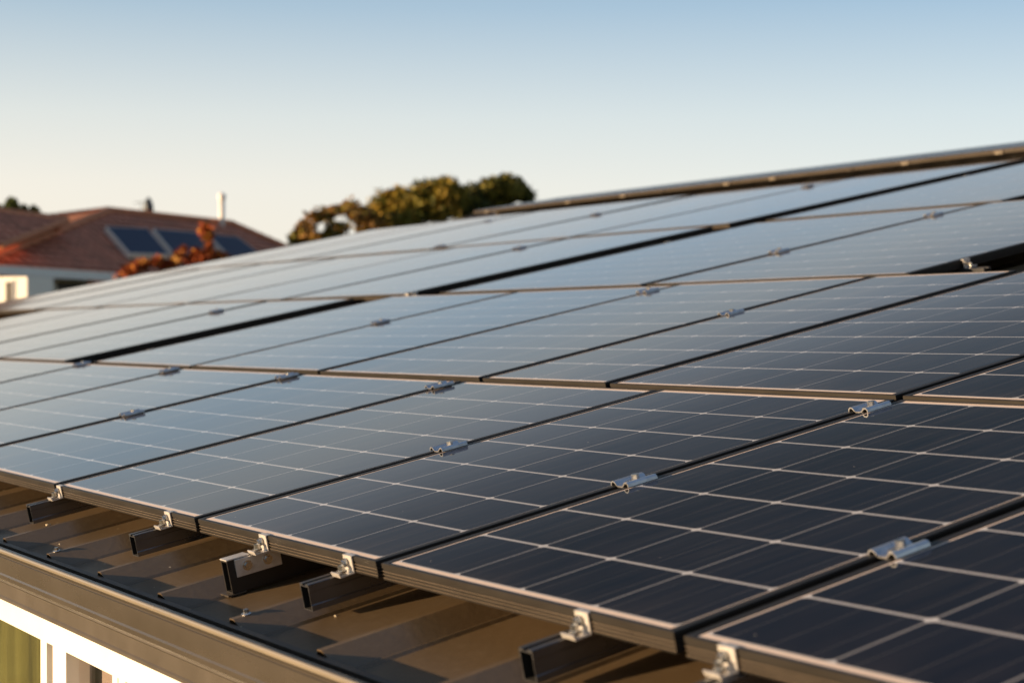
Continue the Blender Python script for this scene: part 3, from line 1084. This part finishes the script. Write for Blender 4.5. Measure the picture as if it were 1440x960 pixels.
gold = [(.27, .195, .024), (.16, .14, .02), (.34, .21, .028), (.075, .08, .014)]
rust = [(.17, .085, .018), (.22, .11, .02), (.09, .055, .014)]
dark = [(.05, .06, .013), (.08, .088, .015), (.18, .15, .022), (.032, .04, .01)]
tree('broadleaf_tree', 'tree with thin rusty brown foliage at the left end of the clump beyond the roof',
     [(430, 322, 12, .4), (445, 306, 11, .35), (460, 300, 10, .35), (474, 322, 14, .5), (490, 292, 12, .5), (505, 302, 15, .8), (420, 335, 12, .5), (440, 338, 14, .5), (520, 315, 20, 1), (470, 296, 8, .3), (455, 334, 10, .3)],
     64, rust+gold[:2], .12, 240, group='trees beyond the roof', base_x=480)
tree('broadleaf_tree', 'golden green tree in the middle of the clump beyond the roof',
     [(545, 286, 18, 1), (560, 278, 15, .8), (535, 305, 22, 1), (580, 290, 22, 1.1), (600, 272, 18, 1), (625, 264, 17, 1), (615, 290, 24, 1.2), (640, 275, 18, 1), (570, 312, 22, 1)],
     66, gold+dark[1:3], .12, 430, group='trees beyond the roof', base_x=590)
tree('broadleaf_tree', 'dark green tree at the right end of the clump beyond the roof',
     [(668, 272, 15, .9), (690, 266, 16, 1), (712, 259, 15, .9), (730, 268, 14, .9), (740, 276, 10, .7), (700, 280, 20, 1), (670, 290, 20, 1), (648, 290, 20, 1)],
     69, dark, .12, 430, group='trees beyond the roof', base_x=695)
for x, y, r, lb in ((17, 290, 11, 'pointed green treetop behind the red roof, largest of the three'),
                    (34, 296, 6, 'thin pointed green treetop behind the red roof, middle of the three'),
                    (48, 297, 6, 'thin pale green treetop behind the red roof, rightmost of the three')):
    tree('conifer_tree', lb, [(x, y-r*.6, r*.45, .6), (x, y+r*.1, r*.75, 1), (x+1, y+r*.9, r*.9, 1)], 80,
         [(.07, .10, .02), (.10, .12, .025), (.05, .075, .02)], 
         .15, 120, group='treetops behind the red roof', trunk_r=.09, spread=.5)
tree('garden_shrub', 'yellow green shrub top at the left edge behind the red roof', [(-2, 298, 9, 1), (-14, 292, 10, 1)], 78,
     [(.20, .20, .03), (.14, .15, .03)], .15, 130, cat='shrub', trunk_r=.06)
tree('autumn_tree', 'small tree with red and orange autumn leaves before the tiled roof',
     [(185, 378, 9, .8), (200, 372, 9, .7), (222, 368, 9, .7), (238, 374, 10, .8), (252, 362, 10, .6), (268, 366, 11, .8), (285, 360, 11, .8), (300, 358, 10, .7),
      (315, 362, 8, .5), (258, 350, 5, .3), (290, 322, 9, .8), (293, 332, 7, .6), (294, 345, 5, .4), (276, 354, 6, .5), (178, 388, 10, .8), (325, 372, 10, .5)],
     41, [(.30, .06, .012), (.40, .13, .02), (.22, .035, .012), (.42, .20, .03), (.16, .03, .012)], .07, 95, cat='tree', trunk_r=.10, base_x=262, spread=.6)

# ------------------------------------------------------------------ light
SUN_EL = R(4.5)
sun_dir = Vector((-.33, -.944, 0)).normalized()
sun_vec = Vector((sun_dir.x*math.cos(SUN_EL), sun_dir.y*math.cos(SUN_EL), math.sin(SUN_EL)))
sl = bpy.data.lights.new('sun', 'SUN')
sl.energy = 5.0
sl.angle = R(.5)
sl.color = (1, .70, .41)
so = bpy.data.objects.new('sun', sl)
so.rotation_euler = (-sun_vec).to_track_quat('-Z', 'Y').to_euler()
so.location = (0, 0, 30)
COL.objects.link(so)

W = bpy.data.worlds.new('World')
S.world = W
W.use_nodes = True
nt = W.node_tree
bg = nt.nodes['Background']
sky = nt.nodes.new('ShaderNodeTexSky')
sky.sky_type = 'NISHITA'
sky.sun_disc = False
sky.sun_elevation = SUN_EL
sky.sun_rotation = math.atan2(sun_dir.x, sun_dir.y)
sky.altitude = 0
sky.air_density = 1.0
sky.dust_density = 1.0
sky.ozone_density = 1.5
# evening haze: the low band of the sky is pale and warm, cooler higher up, then a near-black band added to darken panel reflections
tc = nt.nodes.new('ShaderNodeTexCoord')
sep = nt.nodes.new('ShaderNodeSeparateXYZ')
nt.links.new(tc.outputs['Generated'], sep.inputs[0])
cr = nt.nodes.new('ShaderNodeValToRGB')
HZ = [(0.0, (.98, .88, .78)), (.05, (.95, .91, .85)), (.085, (.92, .90, .86)), (.125, (.76, .81, .83)), (.19, (.40, .55, .71)), (.235, (.48, .53, .57)), (.258, (.33, .37, .43)), (.288, (.125, .14, .175)), (.332, (.020, .022, .031)), (.46, (.03, .035, .05)), (.6, (.12, .17, .26)), (1., (.20, .29, .45))]
els = cr.color_ramp.elements
els[0].position, els[0].color = HZ[0][0], (*HZ[0][1], 1)
els[1].position, els[1].color = HZ[-1][0], (*HZ[-1][1], 1)
for p_, c_ in HZ[1:-1]:
    e_ = els.new(p_); e_.color = (*c_, 1)
nt.links.new(sep.outputs[2], cr.inputs[0])
# a little brighter and warmer towards the left of the view, where the glow is
dv = nt.nodes.new('ShaderNodeVectorMath'); dv.operation = 'DOT_PRODUCT'
nt.links.new(tc.outputs['Generated'], dv.inputs[0]); dv.inputs[1].default_value = tuple(RT)
mr = nt.nodes.new('ShaderNodeMapRange')
mr.inputs[1].default_value, mr.inputs[2].default_value, mr.inputs[3].default_value, mr.inputs[4].default_value = -.35, .35, 1.0, 0.0
nt.links.new(dv.outputs['Value'], mr.inputs[0])
tint = mixc(nt, mr.outputs[0], (.88, .94, 1.0), (1.05, .995, .945))
mul = nt.nodes.new('ShaderNodeMix'); mul.data_type = 'RGBA'; mul.blend_type = 'MULTIPLY'; mul.inputs[0].default_value = 1
nt.links.new(cr.outputs[0], mul.inputs[6]); nt.links.new(tint, mul.inputs[7])
sc_ = nt.nodes.new('ShaderNodeVectorMath'); sc_.operation = 'SCALE'
nt.links.new(mul.outputs[2], sc_.inputs[0]); sc_.inputs['Scale'].default_value = 1/(.15*2.0)
nt.links.new(mixc(nt, .82, sky.outputs[0], sc_.outputs[0]), bg.inputs[0])
bg.inputs[1].default_value = .15

# ------------------------------------------------------------------ camera
cd = bpy.data.cameras.new('camera')
cd.sensor_width = 36
cd.sensor_fit = 'HORIZONTAL'
cd.lens = FPX/1440*36
cd.clip_start = .05
cd.clip_end = 6000
cd.dof.use_dof = True
cd.dof.focus_distance = 3.85
cd.dof.aperture_fstop = 3.9
cd.dof.aperture_blades = 9
co = bpy.data.objects.new('camera', cd)
co.matrix_world = Matrix.Translation(CAM) @ Matrix((RT, UP, -FW)).transposed().to_4x4()
COL.objects.link(co)
S.camera = co

S.view_settings.view_transform = 'Standard'
S.view_settings.look = 'None'
S.view_settings.exposure = 1.06
S.view_settings.gamma = 1
S.view_settings.use_curve_mapping = False
